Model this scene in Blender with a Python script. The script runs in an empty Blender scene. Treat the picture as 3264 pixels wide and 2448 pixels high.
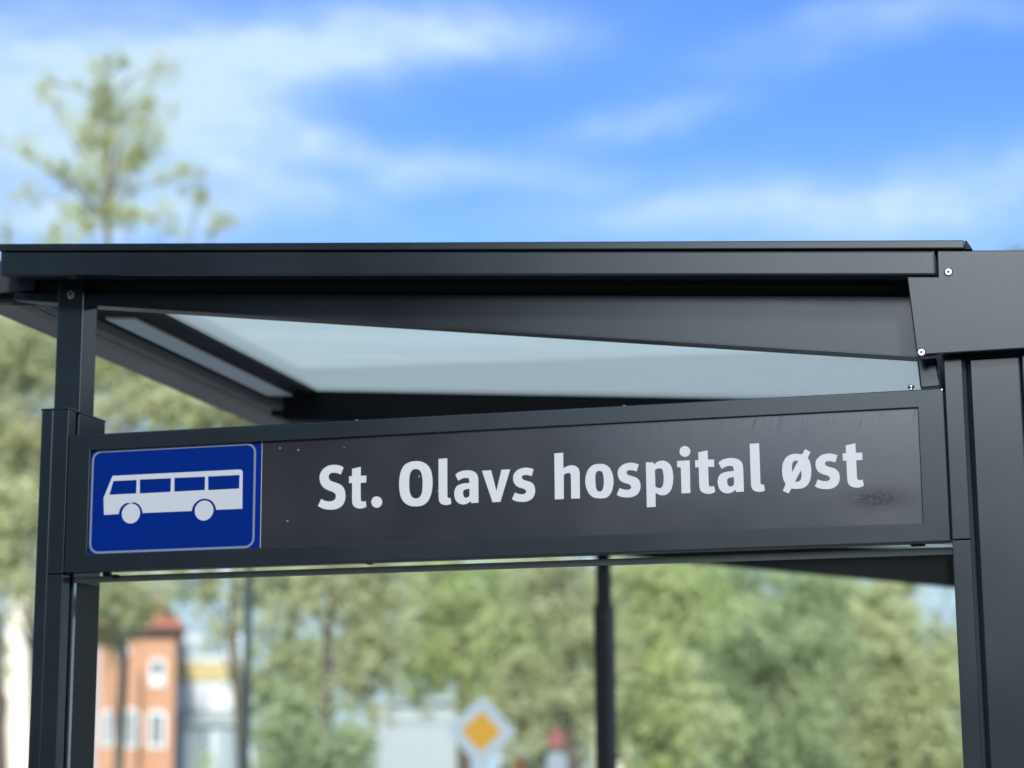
import bpy, bmesh, math, random
from mathutils import Vector, Matrix

random.seed(7)
S = bpy.context.scene
COL = S.collection
R = math.radians
PI = math.pi

# ------------------------------------------------------------------ camera
F = 6367.286            # focal length in pixels of the 3264 px wide picture
CAM = Vector((1.4234, -2.7096, 1.8416))
RIGHT = Vector((0.9656, 0.2600, -0.0062))
DOWN = Vector((-0.0556, 0.1830, -0.9815))
FWD = Vector((-0.2541, 0.9481, 0.1912))
cam_data = bpy.data.cameras.new('camera')
cam = bpy.data.objects.new('camera', cam_data)
COL.objects.link(cam)
FWD.normalize()
RIGHT = (RIGHT - FWD * RIGHT.dot(FWD)).normalized()
DOWN = FWD.cross(RIGHT).normalized()
mw = Matrix.Identity(4)
for i in range(3):
    mw[i][0] = RIGHT[i]; mw[i][1] = -DOWN[i]; mw[i][2] = -FWD[i]; mw[i][3] = CAM[i]
cam.matrix_world = mw
cam_data.sensor_width = 36
cam_data.sensor_fit = 'HORIZONTAL'
cam_data.lens = F / 3264 * 36
cam_data.clip_start = 0.05
cam_data.clip_end = 6000
cam_data.dof.use_dof = True
cam_data.dof.focus_distance = 2.76
cam_data.dof.aperture_fstop = 3.6
cam_data.dof.aperture_blades = 0
S.camera = cam

def ray(u, v):
    return (RIGHT * (u - 1632) + DOWN * (v - 1224) + FWD * F) / F

def at(u, v, y):
    """point of the vertical plane at depth y that stands in direction (u, v)"""
    d = ray(u, v)
    return CAM + d * ((y - CAM.y) / d.y)

def px(u, v, y):
    """metres per photo pixel at that depth"""
    d = ray(u, v)
    return (y - CAM.y) / d.y / F

def pj(x, z, y):
    s = (y - CAM.y) / (-CAM.y)
    return (CAM.x + (x - CAM.x) * s, CAM.z + (z - CAM.z) * s)

# ------------------------------------------------------------------ world, sun, exposure
SUN_EL, SUN_X, SUN_Y = 30.0, 0.30, -0.95
sdir = Vector((SUN_X, SUN_Y, 0)).normalized() * math.cos(R(SUN_EL)) + Vector((0, 0, math.sin(R(SUN_EL))))
W = bpy.data.worlds.new('World')
S.world = W
W.use_nodes = True
nt = W.node_tree
nt.nodes.clear()
N = nt.nodes.new
L = nt.links.new
out = N('ShaderNodeOutputWorld')
bg = N('ShaderNodeBackground')
bg.inputs['Strength'].default_value = 0.125
L(bg.outputs[0], out.inputs['Surface'])
sky = N('ShaderNodeTexSky')
sky.sky_type = 'NISHITA'
sky.sun_disc = False
sky.sun_elevation = R(SUN_EL)
sky.sun_rotation = math.atan2(SUN_X, SUN_Y)
sky.air_density = 1.0
sky.dust_density = 0.6
sky.ozone_density = 2.0
tc = N('ShaderNodeTexCoord')
nrm = N('ShaderNodeVectorMath'); nrm.operation = 'NORMALIZE'
L(tc.outputs['Generated'], nrm.inputs[0])
def wnoise(scale, detail, rough=0.5, vec=None, sc=(1, 1, 1)):
    m = N('ShaderNodeMapping'); m.inputs['Scale'].default_value = sc
    L((vec or nrm).outputs[0], m.inputs['Vector'])
    n = N('ShaderNodeTexNoise'); n.inputs['Scale'].default_value = scale
    n.inputs['Detail'].default_value = detail; n.inputs['Roughness'].default_value = rough
    L(m.outputs[0], n.inputs['Vector'])
    return n
warp = wnoise(9, 3)
wsub = N('ShaderNodeVectorMath'); wsub.operation = 'MULTIPLY_ADD'
L(warp.outputs['Color'], wsub.inputs[0])
wsub.inputs[1].default_value = (0.10, 0.10, 0.045)
L(nrm.outputs[0], wsub.inputs[2])
woff = N('ShaderNodeVectorMath'); woff.operation = 'SUBTRACT'
L(wsub.outputs[0], woff.inputs[0]); woff.inputs[1].default_value = (0.05, 0.05, 0.0225)

def wmath(op, a, b=None, clamp=False):
    n = N('ShaderNodeMath'); n.operation = op; n.use_clamp = clamp
    for i, q in enumerate((a, b)):
        if q is None: continue
        if isinstance(q, (int, float)): n.inputs[i].default_value = q
        else: L(q, n.inputs[i])
    return n.outputs[0]

def blob(dc, ra, rb, sa, sb, amp, src=None):
    """a soft elongated cloud patch round the sky direction dc"""
    src = src or woff
    comps = []
    for vec, s in ((ra, sa), (rb, sb)):
        n = N('ShaderNodeVectorMath'); n.operation = 'DOT_PRODUCT'
        L(src.outputs[0], n.inputs[0]); n.inputs[1].default_value = vec / s
        comps.append(wmath('MULTIPLY', n.outputs['Value'], n.outputs['Value']))
    n = N('ShaderNodeVectorMath'); n.operation = 'DOT_PRODUCT'
    L(src.outputs[0], n.inputs[0]); n.inputs[1].default_value = dc
    q = wmath('MULTIPLY', wmath('SUBTRACT', 1.0, n.outputs['Value']), 1.5)
    e = wmath('ADD', wmath('ADD', comps[0], comps[1]), wmath('MULTIPLY', q, q))
    g = wmath('EXPONENT', wmath('MULTIPLY', e, -1.0))
    return wmath('MULTIPLY', g, amp)

CLOUDS = [  # u, v, half width, half height, tilt, strength
    (120, 330, 600, 340, 0, 1.0), (870, 180, 640, 115, -6, .95), (1480, 140, 330, 70, -6, .42),
    (640, 430, 320, 160, 10, .6), (1330, 520, 330, 62, -4, .42), (1000, 470, 120, 50, 0, .35),
    (900, 640, 240, 60, 6, .4), (2020, 350, 260, 60, -16, .36), (1600, 560, 500, 60, -3, .3), (2250, 650, 500, 75, -5, .6),
    (3050, 600, 520, 120, -6, .6), (2800, 80, 520, 65, -10, .36), (300, 700, 500, 60, 0, .6), (3100, 1900, 300, 200, 0, .7)]
mask = None
for (u, v, su, sv, tilt, amp) in CLOUDS:
    dc = ray(u, v).normalized()
    a = (RIGHT - dc * RIGHT.dot(dc)).normalized()
    b = dc.cross(a).normalized()
    t = R(tilt)
    a2 = a * math.cos(t) + b * math.sin(t); b2 = b * math.cos(t) - a * math.sin(t)
    g = blob(dc, a2, b2, su / F, sv / F, amp)
    mask = g if mask is None else wmath('ADD', mask, g)
fl = wnoise(24, 6, 0.62, sc=(1, 1, 2.6))
mask = wmath('MULTIPLY', mask, wmath('ADD', wmath('MULTIPLY', fl.outputs['Fac'], 1.7), 0.15))
wide = wnoise(3.2, 5, 0.55, sc=(1, 1, 2.4))
mr = N('ShaderNodeMapRange'); mr.interpolation_type = 'SMOOTHSTEP'
mr.inputs['From Min'].default_value = 0.5; mr.inputs['From Max'].default_value = 0.72
L(wide.outputs['Fac'], mr.inputs['Value'])
# elsewhere in the sky scattered clouds, none added in front of the shelter
fdot = N('ShaderNodeVectorMath'); fdot.operation = 'DOT_PRODUCT'
L(nrm.outputs[0], fdot.inputs[0]); fdot.inputs[1].default_value = FWD
away = N('ShaderNodeMapRange'); away.inputs['From Min'].default_value = 0.93; away.inputs['From Max'].default_value = 0.8
L(fdot.outputs['Value'], away.inputs['Value'])
wide_m = wmath('MULTIPLY', wmath('MULTIPLY', mr.outputs[0], away.outputs[0]), 0.75)
sxyz = N('ShaderNodeSeparateXYZ'); L(nrm.outputs[0], sxyz.inputs[0])
hz_ = N('ShaderNodeMapRange'); hz_.interpolation_type = 'SMOOTHSTEP'
for i_, q_ in enumerate((.335, .04, 0.0, .98)): hz_.inputs[1 + i_].default_value = q_
L(sxyz.outputs['Z'], hz_.inputs[0])
mask = wmath('ADD', mask, wide_m)
mask = wmath('ADD', mask, hz_.outputs[0], clamp=True)
mix = N('ShaderNodeMix'); mix.data_type = 'RGBA'
L(mask, mix.inputs[0]); 
skt = N('ShaderNodeMix'); skt.data_type = 'RGBA'; skt.blend_type = 'MULTIPLY'; skt.inputs[0].default_value = 1
L(sky.outputs[0], skt.inputs[6]); skt.inputs[7].default_value = (.47, .735, 1.17, 1)
L(skt.outputs[2], mix.inputs[6])
mix.inputs[7].default_value = (3.5, 4.7, 5.75, 1)
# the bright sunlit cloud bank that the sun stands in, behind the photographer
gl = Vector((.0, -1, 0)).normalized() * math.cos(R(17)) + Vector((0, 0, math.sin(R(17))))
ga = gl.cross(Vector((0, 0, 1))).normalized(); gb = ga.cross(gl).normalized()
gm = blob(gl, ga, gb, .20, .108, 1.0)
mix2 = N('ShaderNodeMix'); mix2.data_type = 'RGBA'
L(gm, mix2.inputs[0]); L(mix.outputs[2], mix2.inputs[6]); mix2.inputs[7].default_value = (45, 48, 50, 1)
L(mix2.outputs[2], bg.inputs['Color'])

sd = bpy.data.lights.new('sun', 'SUN')
sd.energy = 3.6
sd.angle = R(8)
sd.color = (1.0, 0.97, 0.925)
so = bpy.data.objects.new('sun', sd)
COL.objects.link(so)
so.rotation_euler = (-sdir).to_track_quat('-Z', 'Y').to_euler()
so.location = (0, -10, 20)
S.view_settings.view_transform = 'Standard'
S.view_settings.look = 'None'
S.view_settings.exposure = 0.50
S.view_settings.gamma = 1
S.view_settings.use_curve_mapping = False
S.cycles.use_denoising = True
S.cycles.max_bounces = 10
S.cycles.transparent_max_bounces = 24
S.cycles.sample_clamp_indirect = 6

# ------------------------------------------------------------------ materials
def new_mat(name):
    m = bpy.data.materials.new(name); m.use_nodes = True
    return m, m.node_tree, m.node_tree.nodes['Principled BSDF']

def nod(t, kind, **kw):
    n = t.nodes.new(kind)
    for k, v in kw.items(): setattr(n, k, v)
    return n

def noise(t, scale, detail=3, rough=.5, sc=(1, 1, 1), rot=(0, 0, 0)):
    c = nod(t, 'ShaderNodeTexCoord'); m = nod(t, 'ShaderNodeMapping')
    m.inputs['Scale'].default_value = sc; m.inputs['Rotation'].default_value = rot
    t.links.new(c.outputs['Object'], m.inputs[0])
    n = nod(t, 'ShaderNodeTexNoise'); n.inputs['Scale'].default_value = scale
    n.inputs['Detail'].default_value = detail; n.inputs['Roughness'].default_value = rough
    t.links.new(m.outputs[0], n.inputs['Vector'])
    return n

def rng(t, src, a, b, c, d):
    n = nod(t, 'ShaderNodeMapRange')
    for i, q in enumerate((a, b, c, d)): n.inputs[1 + i].default_value = q
    t.links.new(src, n.inputs[0]); return n.outputs[0]

def mixc(t, fac, a, b, blend='MIX'):
    n = nod(t, 'ShaderNodeMix', data_type='RGBA', blend_type=blend)
    for i, q in ((0, fac), (6, a), (7, b)):
        if isinstance(q, (int, float)): n.inputs[i].default_value = q
        elif isinstance(q, tuple): n.inputs[i].default_value = q + ((1,) if len(q) == 3 else ())
        else: t.links.new(q, n.inputs[i])
    return n.outputs[2]

def mth(t, op, a, b=None, clamp=False):
    n = nod(t, 'ShaderNodeMath', operation=op, use_clamp=clamp)
    for i, q in enumerate((a, b)):
        if q is None: continue
        if isinstance(q, (int, float)): n.inputs[i].default_value = q
        else: t.links.new(q, n.inputs[i])
    return n.outputs[0]

def bump(t, b, h, strength, dist=.001):
    n = nod(t, 'ShaderNodeBump'); n.inputs['Strength'].default_value = strength
    n.inputs['Distance'].default_value = dist
    t.links.new(h, n.inputs['Height']); t.links.new(n.outputs[0], b.inputs['Normal'])

def paint(name, col, rough=.38, spec=.5, speck=True):
    m, t, b = new_mat(name)
    n1 = noise(t, 3.0, 4, .6); n2 = noise(t, 900, 2)
    base = mixc(t, rng(t, n1.outputs['Fac'], .3, .7, 0, 1), tuple(c * .8 for c in col), tuple(c * 1.2 for c in col))
    stv = noise(t, 26, 5, .65, sc=(1.6, 1, .05))
    base = mixc(t, rng(t, stv.outputs['Fac'], .5, .75, 0, .06), base, tuple(c * 1.9 + .004 for c in col))
    if speck:
        # small pale scuffs and dust
        d = noise(t, 60, 6, .75); dd = rng(t, d.outputs['Fac'], .735, .80, 0, .5)
        base = mixc(t, dd, base, (.14, .145, .15))
        e = noise(t, 42, 5, .7, sc=(1, 1, .18), rot=(0, .3, 0)); ee = rng(t, e.outputs['Fac'], .74, .80, 0, .25)
        base = mixc(t, ee, base, (.17, .175, .18))
    t.links.new(base, b.inputs['Base Color'])
    t.links.new(mth(t, 'ADD', rng(t, n1.outputs['Fac'], .3, .7, rough - .03, rough + .04), rng(t, stv.outputs['Fac'], .45, .7, 0, .012)), b.inputs['Roughness'])
    b.inputs['Specular IOR Level'].default_value = spec
    b.inputs['Specular Tint'].default_value = (.97, .99, 1.0, 1)
    bump(t, b, n2.outputs['Fac'], .10, .0004)
    return m

M = {}
DK = (.0068, .0108, .0132)
M['paint'] = paint('anthracite_paint', DK, .225, .6)
M['paint_in'] = paint('anthracite_matt_shaded', (.004, .0055, .0065), .55, .2)  # matt copy of the frame paint, shade of inner parts put into its colour
M['gutter'] = paint('grey_gutter_paint', (.27, .25, .23), .45)
M['lip'] = paint('dull_aluminium_lip', (.34, .33, .32), .35)

m, t, b = new_mat('black_gasket_and_shade'); b.inputs['Base Color'].default_value = (.006, .006, .007, 1); b.inputs['Roughness'].default_value = .6
M['black'] = m
m, t, b = new_mat('stainless_steel'); b.inputs['Base Color'].default_value = (.75, .74, .70, 1); b.inputs['Metallic'].default_value = 1
n1 = noise(t, 400, 2); t.links.new(rng(t, n1.outputs['Fac'], .3, .7, .18, .34), b.inputs['Roughness'])
M['steel'] = m

# name panel: satin film with brushed scratches, specks and a scuffed patch
m, t, b = new_mat('dark_sign_film')
c = nod(t, 'ShaderNodeTexCoord'); sp = nod(t, 'ShaderNodeSeparateXYZ'); t.links.new(c.outputs['Object'], sp.inputs[0])
n1 = noise(t, 5, 3)
base = mixc(t, n1.outputs['Fac'], (.011, .012, .0138), (.016, .0168, .019))
# slanted hair scratches along the upper edge (local z is height above the frame's foot)
sc1 = noise(t, 420, 3, .6, sc=(1, 1, 22), rot=(0, R(15), 0))
sc1.inputs['Vector'].links[0].from_node.vector_type = 'TEXTURE'
topm = rng(t, sp.outputs['Z'], .132, .178, 0, 1)
rightm = rng(t, sp.outputs['X'], .45, 1.0, .1, 1)
scr = mth(t, 'MULTIPLY', mth(t, 'MULTIPLY', rng(t, sc1.outputs['Fac'], .58, .70, 0, .8), topm), rightm)
base = mixc(t, mth(t, 'MULTIPLY', scr, .85), base, (.004, .004, .005))
fine = noise(t, 500, 2, .5, sc=(.03, 1, 1)); fine2 = noise(t, 500, 2, .5, sc=(1, 1, .03))
ff = mth(t, 'MULTIPLY', rng(t, fine2.outputs['Fac'], .6, .8, 0, 1), mth(t, 'MULTIPLY', rng(t, noise(t, 12, 2).outputs['Fac'], .45, .65, 0, .25), rng(t, sp.outputs['X'], .95, .6, 0, 1)))
base = mixc(t, ff, base, (.075, .077, .08))
def specks(scale, thr, keep, sc=(1, 1, 1)):
    mp = nod(t, 'ShaderNodeMapping'); mp.inputs['Scale'].default_value = sc
    t.links.new(c.outputs['Object'], mp.inputs[0])
    vo = nod(t, 'ShaderNodeTexVoronoi'); vo.inputs['Scale'].default_value = scale
    t.links.new(mp.outputs[0], vo.inputs['Vector'])
    sx = nod(t, 'ShaderNodeSeparateXYZ'); t.links.new(vo.outputs['Color'], sx.inputs[0])
    hit = mth(t, 'LESS_THAN', vo.outputs['Distance'], thr)
    return mth(t, 'MULTIPLY', hit, mth(t, 'GREATER_THAN', sx.outputs[0], keep))
xr = sp.outputs['X']
s1 = mth(t, 'MULTIPLY', specks(70, .10, .86), mth(t, 'LESS_THAN', xr, .80))
s2 = mth(t, 'MULTIPLY', specks(75, .13, .72, (1, 1, 1.3)), mth(t, 'GREATER_THAN', xr, .74))
base = mixc(t, mth(t, 'MULTIPLY', s1, .5), base, (.30, .31, .32))
base = mixc(t, mth(t, 'MULTIPLY', s2, .85), base, (.004, .004, .004))
# scuffed dull patch near the right end
cx = mth(t, 'DIVIDE', mth(t, 'SUBTRACT', xr, 1.206), .044); cz = mth(t, 'DIVIDE', mth(t, 'SUBTRACT', sp.outputs['Z'], .062), .016)
gg = mth(t, 'EXPONENT', mth(t, 'MULTIPLY', mth(t, 'ADD', mth(t, 'MULTIPLY', cx, cx), mth(t, 'MULTIPLY', cz, cz)), -1.0))
sn = noise(t, 420, 4, .7, sc=(.35, 1, 1), rot=(0, R(12), 0))
patch = mth(t, 'MULTIPLY', gg, rng(t, sn.outputs['Fac'], .30, .56, 0, 1), clamp=True)
base = mixc(t, mth(t, 'MULTIPLY', patch, .75), base, (.008, .008, .009))
t.links.new(base, b.inputs['Base Color'])
r0 = rng(t, noise(t, 7, 4).outputs['Fac'], .3, .7, .15, .23)
r1 = mth(t, 'ADD', r0, mth(t, 'MULTIPLY', patch, .05))
t.links.new(r1, b.inputs['Roughness'])
t.links.new(mth(t, 'MULTIPLY', .95, mth(t, 'SUBTRACT', 1.0, mth(t, 'MULTIPLY', mth(t, 'MAXIMUM', patch, mth(t, 'MULTIPLY', scr, .9)), .75))), b.inputs['Specular IOR Level'])
bump(t, b, noise(t, 300, 4, .6).outputs['Fac'], .018, .0005)
M['film'] = m

def flat(name, col, rough=.3, var=.06, scale=120, spec=.4):
    m, t, b = new_mat(name)
    n = noise(t, scale, 4, .6)
    t.links.new(mixc(t, n.outputs['Fac'], tuple(c * (1 - var) for c in col), tuple(min(1, c * (1 + var)) for c in col)), b.inputs['Base Color'])
    b.inputs['Roughness'].default_value = rough
    b.inputs['Specular IOR Level'].default_value = spec
    return m
M['letter'] = flat('white_reflective_film', (.36, .375, .375), .4, .07, 300)
M['blue'] = flat('blue_sign_film', (.0003, .011, .105), .3, .08, 60, .08)
M['bluewhite'] = flat('white_on_blue_film', (.30, .32, .335), .4, .06, 300)
M['border'] = flat('border_line_film', (.10, .125, .18), .4, .06, 300)
M['led'] = flat('frosted_light_cover', (.66, .74, .74), .45, .05, 20)

def glass(name, tint, dirt, dirtcol, refl=.6, spotty=False):
    m = bpy.data.materials.new(name); m.use_nodes = True
    t = m.node_tree; t.nodes.clear()
    o = nod(t, 'ShaderNodeOutputMaterial')
    tr = nod(t, 'ShaderNodeBsdfTransparent'); tr.inputs[0].default_value = tint + (1,)
    gl = nod(t, 'ShaderNodeBsdfGlossy'); gl.inputs['Roughness'].default_value = .05
    fr = nod(t, 'ShaderNodeFresnel'); fr.inputs[0].default_value = 1.45
    mx = nod(t, 'ShaderNodeMixShader')
    t.links.new(mth(t, 'MULTIPLY', fr.outputs[0], refl), mx.inputs[0])
    t.links.new(tr.outputs[0], mx.inputs[1]); t.links.new(gl.outputs[0], mx.inputs[2])
    df = nod(t, 'ShaderNodeBsdfDiffuse'); df.inputs[0].default_value = dirtcol + (1,)
    tl = nod(t, 'ShaderNodeBsdfTranslucent'); tl.inputs[0].default_value = dirtcol + (1,)
    dm = nod(t, 'ShaderNodeMixShader'); dm.inputs[0].default_value = .85 if dirt > .3 else .5
    t.links.new(df.outputs[0], dm.inputs[1]); t.links.new(tl.outputs[0], dm.inputs[2])
    m2 = nod(t, 'ShaderNodeMixShader')
    n = noise(t, 2.2, 5, .6)
    amt = rng(t, n.outputs['Fac'], .3, .7, dirt * .9, dirt * 1.1)
    if dirt > .3:
        # darker tone outside one slanted inner area of the roof glass
        tc_ = nod(t, 'ShaderNodeTexCoord'); s_ = nod(t, 'ShaderNodeSeparateXYZ'); t.links.new(tc_.outputs['Object'], s_.inputs[0])
        ins = mth(t, 'MULTIPLY', rng(t, s_.outputs[0], .025, .045, 0, 1), rng(t, mth(t, 'ADD', s_.outputs[1], mth(t, 'MULTIPLY', s_.outputs[0], .24)), .91, .87, 0, 1))
        dc_ = mixc(t, ins, tuple(q * .82 for q in dirtcol), dirtcol)
        st_ = noise(t, 3, 5, .65, sc=(.4, 2.5, 1))
        dc_ = mixc(t, rng(t, st_.outputs['Fac'], .4, .68, 0, .4), dc_, tuple(q * .78 for q in dirtcol))
        t.links.new(dc_, df.inputs[0]); t.links.new(dc_, tl.inputs[0])
    if spotty:
        n2 = noise(t, 90, 4, .7)
        amt = mth(t, 'ADD', amt, rng(t, n2.outputs['Fac'], .68, .76, 0, .10))
    t.links.new(amt, m2.inputs[0])
    t.links.new(mx.outputs[0], m2.inputs[1]); t.links.new(dm.outputs[0], m2.inputs[2])
    t.links.new(m2.outputs[0], o.inputs[0])
    return m
M['pane'] = glass('clear_side_glass', (.97, .985, .975), .012, (.5, .55, .52), .4, True)
M['roofpane'] = glass('tinted_roof_glass', (.95, .97, .92), .80, (.76, .825, .77), .5)
M['edge'] = flat('glass_edge_trim', (.13, .135, .115), .3, .25, 30)

# ------------------------------------------------------------------ helpers
class MB:
    """collects solids in one bmesh; build() links ONE mesh object"""
    def __init__(s): s.bm = bmesh.new()
    def prism(s, poly, y0, y1, bev=0.0, axis='y'):
        bm = bmesh.new()
        def P(p, d):
            return (p[0], d, p[1]) if axis == 'y' else ((p[0], p[1], d) if axis == 'z' else (d, p[0], p[1]))
        a = [bm.verts.new(P(p, y0)) for p in poly]; c = [bm.verts.new(P(p, y1)) for p in poly]
        n = len(poly)
        bm.faces.new(a); bm.faces.new(c[::-1])
        for i in range(n): bm.faces.new((a[i], c[i], c[(i + 1) % n], a[(i + 1) % n]))
        bmesh.ops.recalc_face_normals(bm, faces=bm.faces)
        if bev: bmesh.ops.bevel(bm, geom=list(bm.edges), offset=bev, segments=2, profile=.6, affect='EDGES')
        s.add(bm); return s
    def box(s, x0, x1, y0, y1, z0, z1, bev=0.0):
        return s.prism([(x0, z0), (x1, z0), (x1, z1), (x0, z1)], y0, y1, bev)
    def add(s, bm, mat=None):
        me = bpy.data.meshes.new('tmp'); bm.to_mesh(me); bm.free()
        if mat: me.transform(mat)
        s.bm.from_mesh(me); bpy.data.meshes.remove(me)
    def tube(s, p, q, r0, r1, seg=8):
        p = Vector(p); q = Vector(q); d = q - p
        bm = bmesh.new()
        bmesh.ops.create_cone(bm, cap_ends=True, segments=seg, radius1=r0, radius2=r1, depth=d.length)
        s.add(bm, Matrix.Translation((p + q) / 2) @ d.to_track_quat('Z', 'Y').to_matrix().to_4x4()); return s
    def sphere(s, c, r, sc=(1, 1, 1), seg=16):
        bm = bmesh.new(); bmesh.ops.create_uvsphere(bm, u_segments=seg, v_segments=seg // 2, radius=r)
        s.add(bm, Matrix.Translation(c) @ Matrix.Diagonal((*sc, 1))); return s
    def build(s, name, mat, parent=None, smooth=False):
        me = bpy.data.meshes.new(name); 
        off = origin(parent)
        bmesh.ops.translate(s.bm, verts=s.bm.verts, vec=-off)
        s.bm.to_mesh(me); s.bm.free()
        me.materials.append(mat)
        if smooth:
            for p in me.polygons: p.use_smooth = True
        return link(name, me, parent)

ORG = {}
def origin(parent):
    return ORG.get(parent.name, Vector((0, 0, 0))) if parent else Vector((0, 0, 0))
def link(name, me, parent=None):
    o = bpy.data.objects.new(name, me); COL.objects.link(o)
    if parent:
        o.parent = parent; ORG[o.name] = origin(parent)
    return o
def thing(name, label, cat, loc=(0, 0, 0), group=None):
    o = bpy.data.objects.new(name, None); COL.objects.link(o)
    o.location = loc; ORG[o.name] = Vector(loc); o.empty_display_size = .2
    tag(o, label, cat, group); return o
def tag(o, label=None, cat=None, group=None, kind=None):
    if label: o['label'] = label
    if cat: o['category'] = cat
    if group: o['group'] = group
    if kind: o['kind'] = kind
    return o

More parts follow.
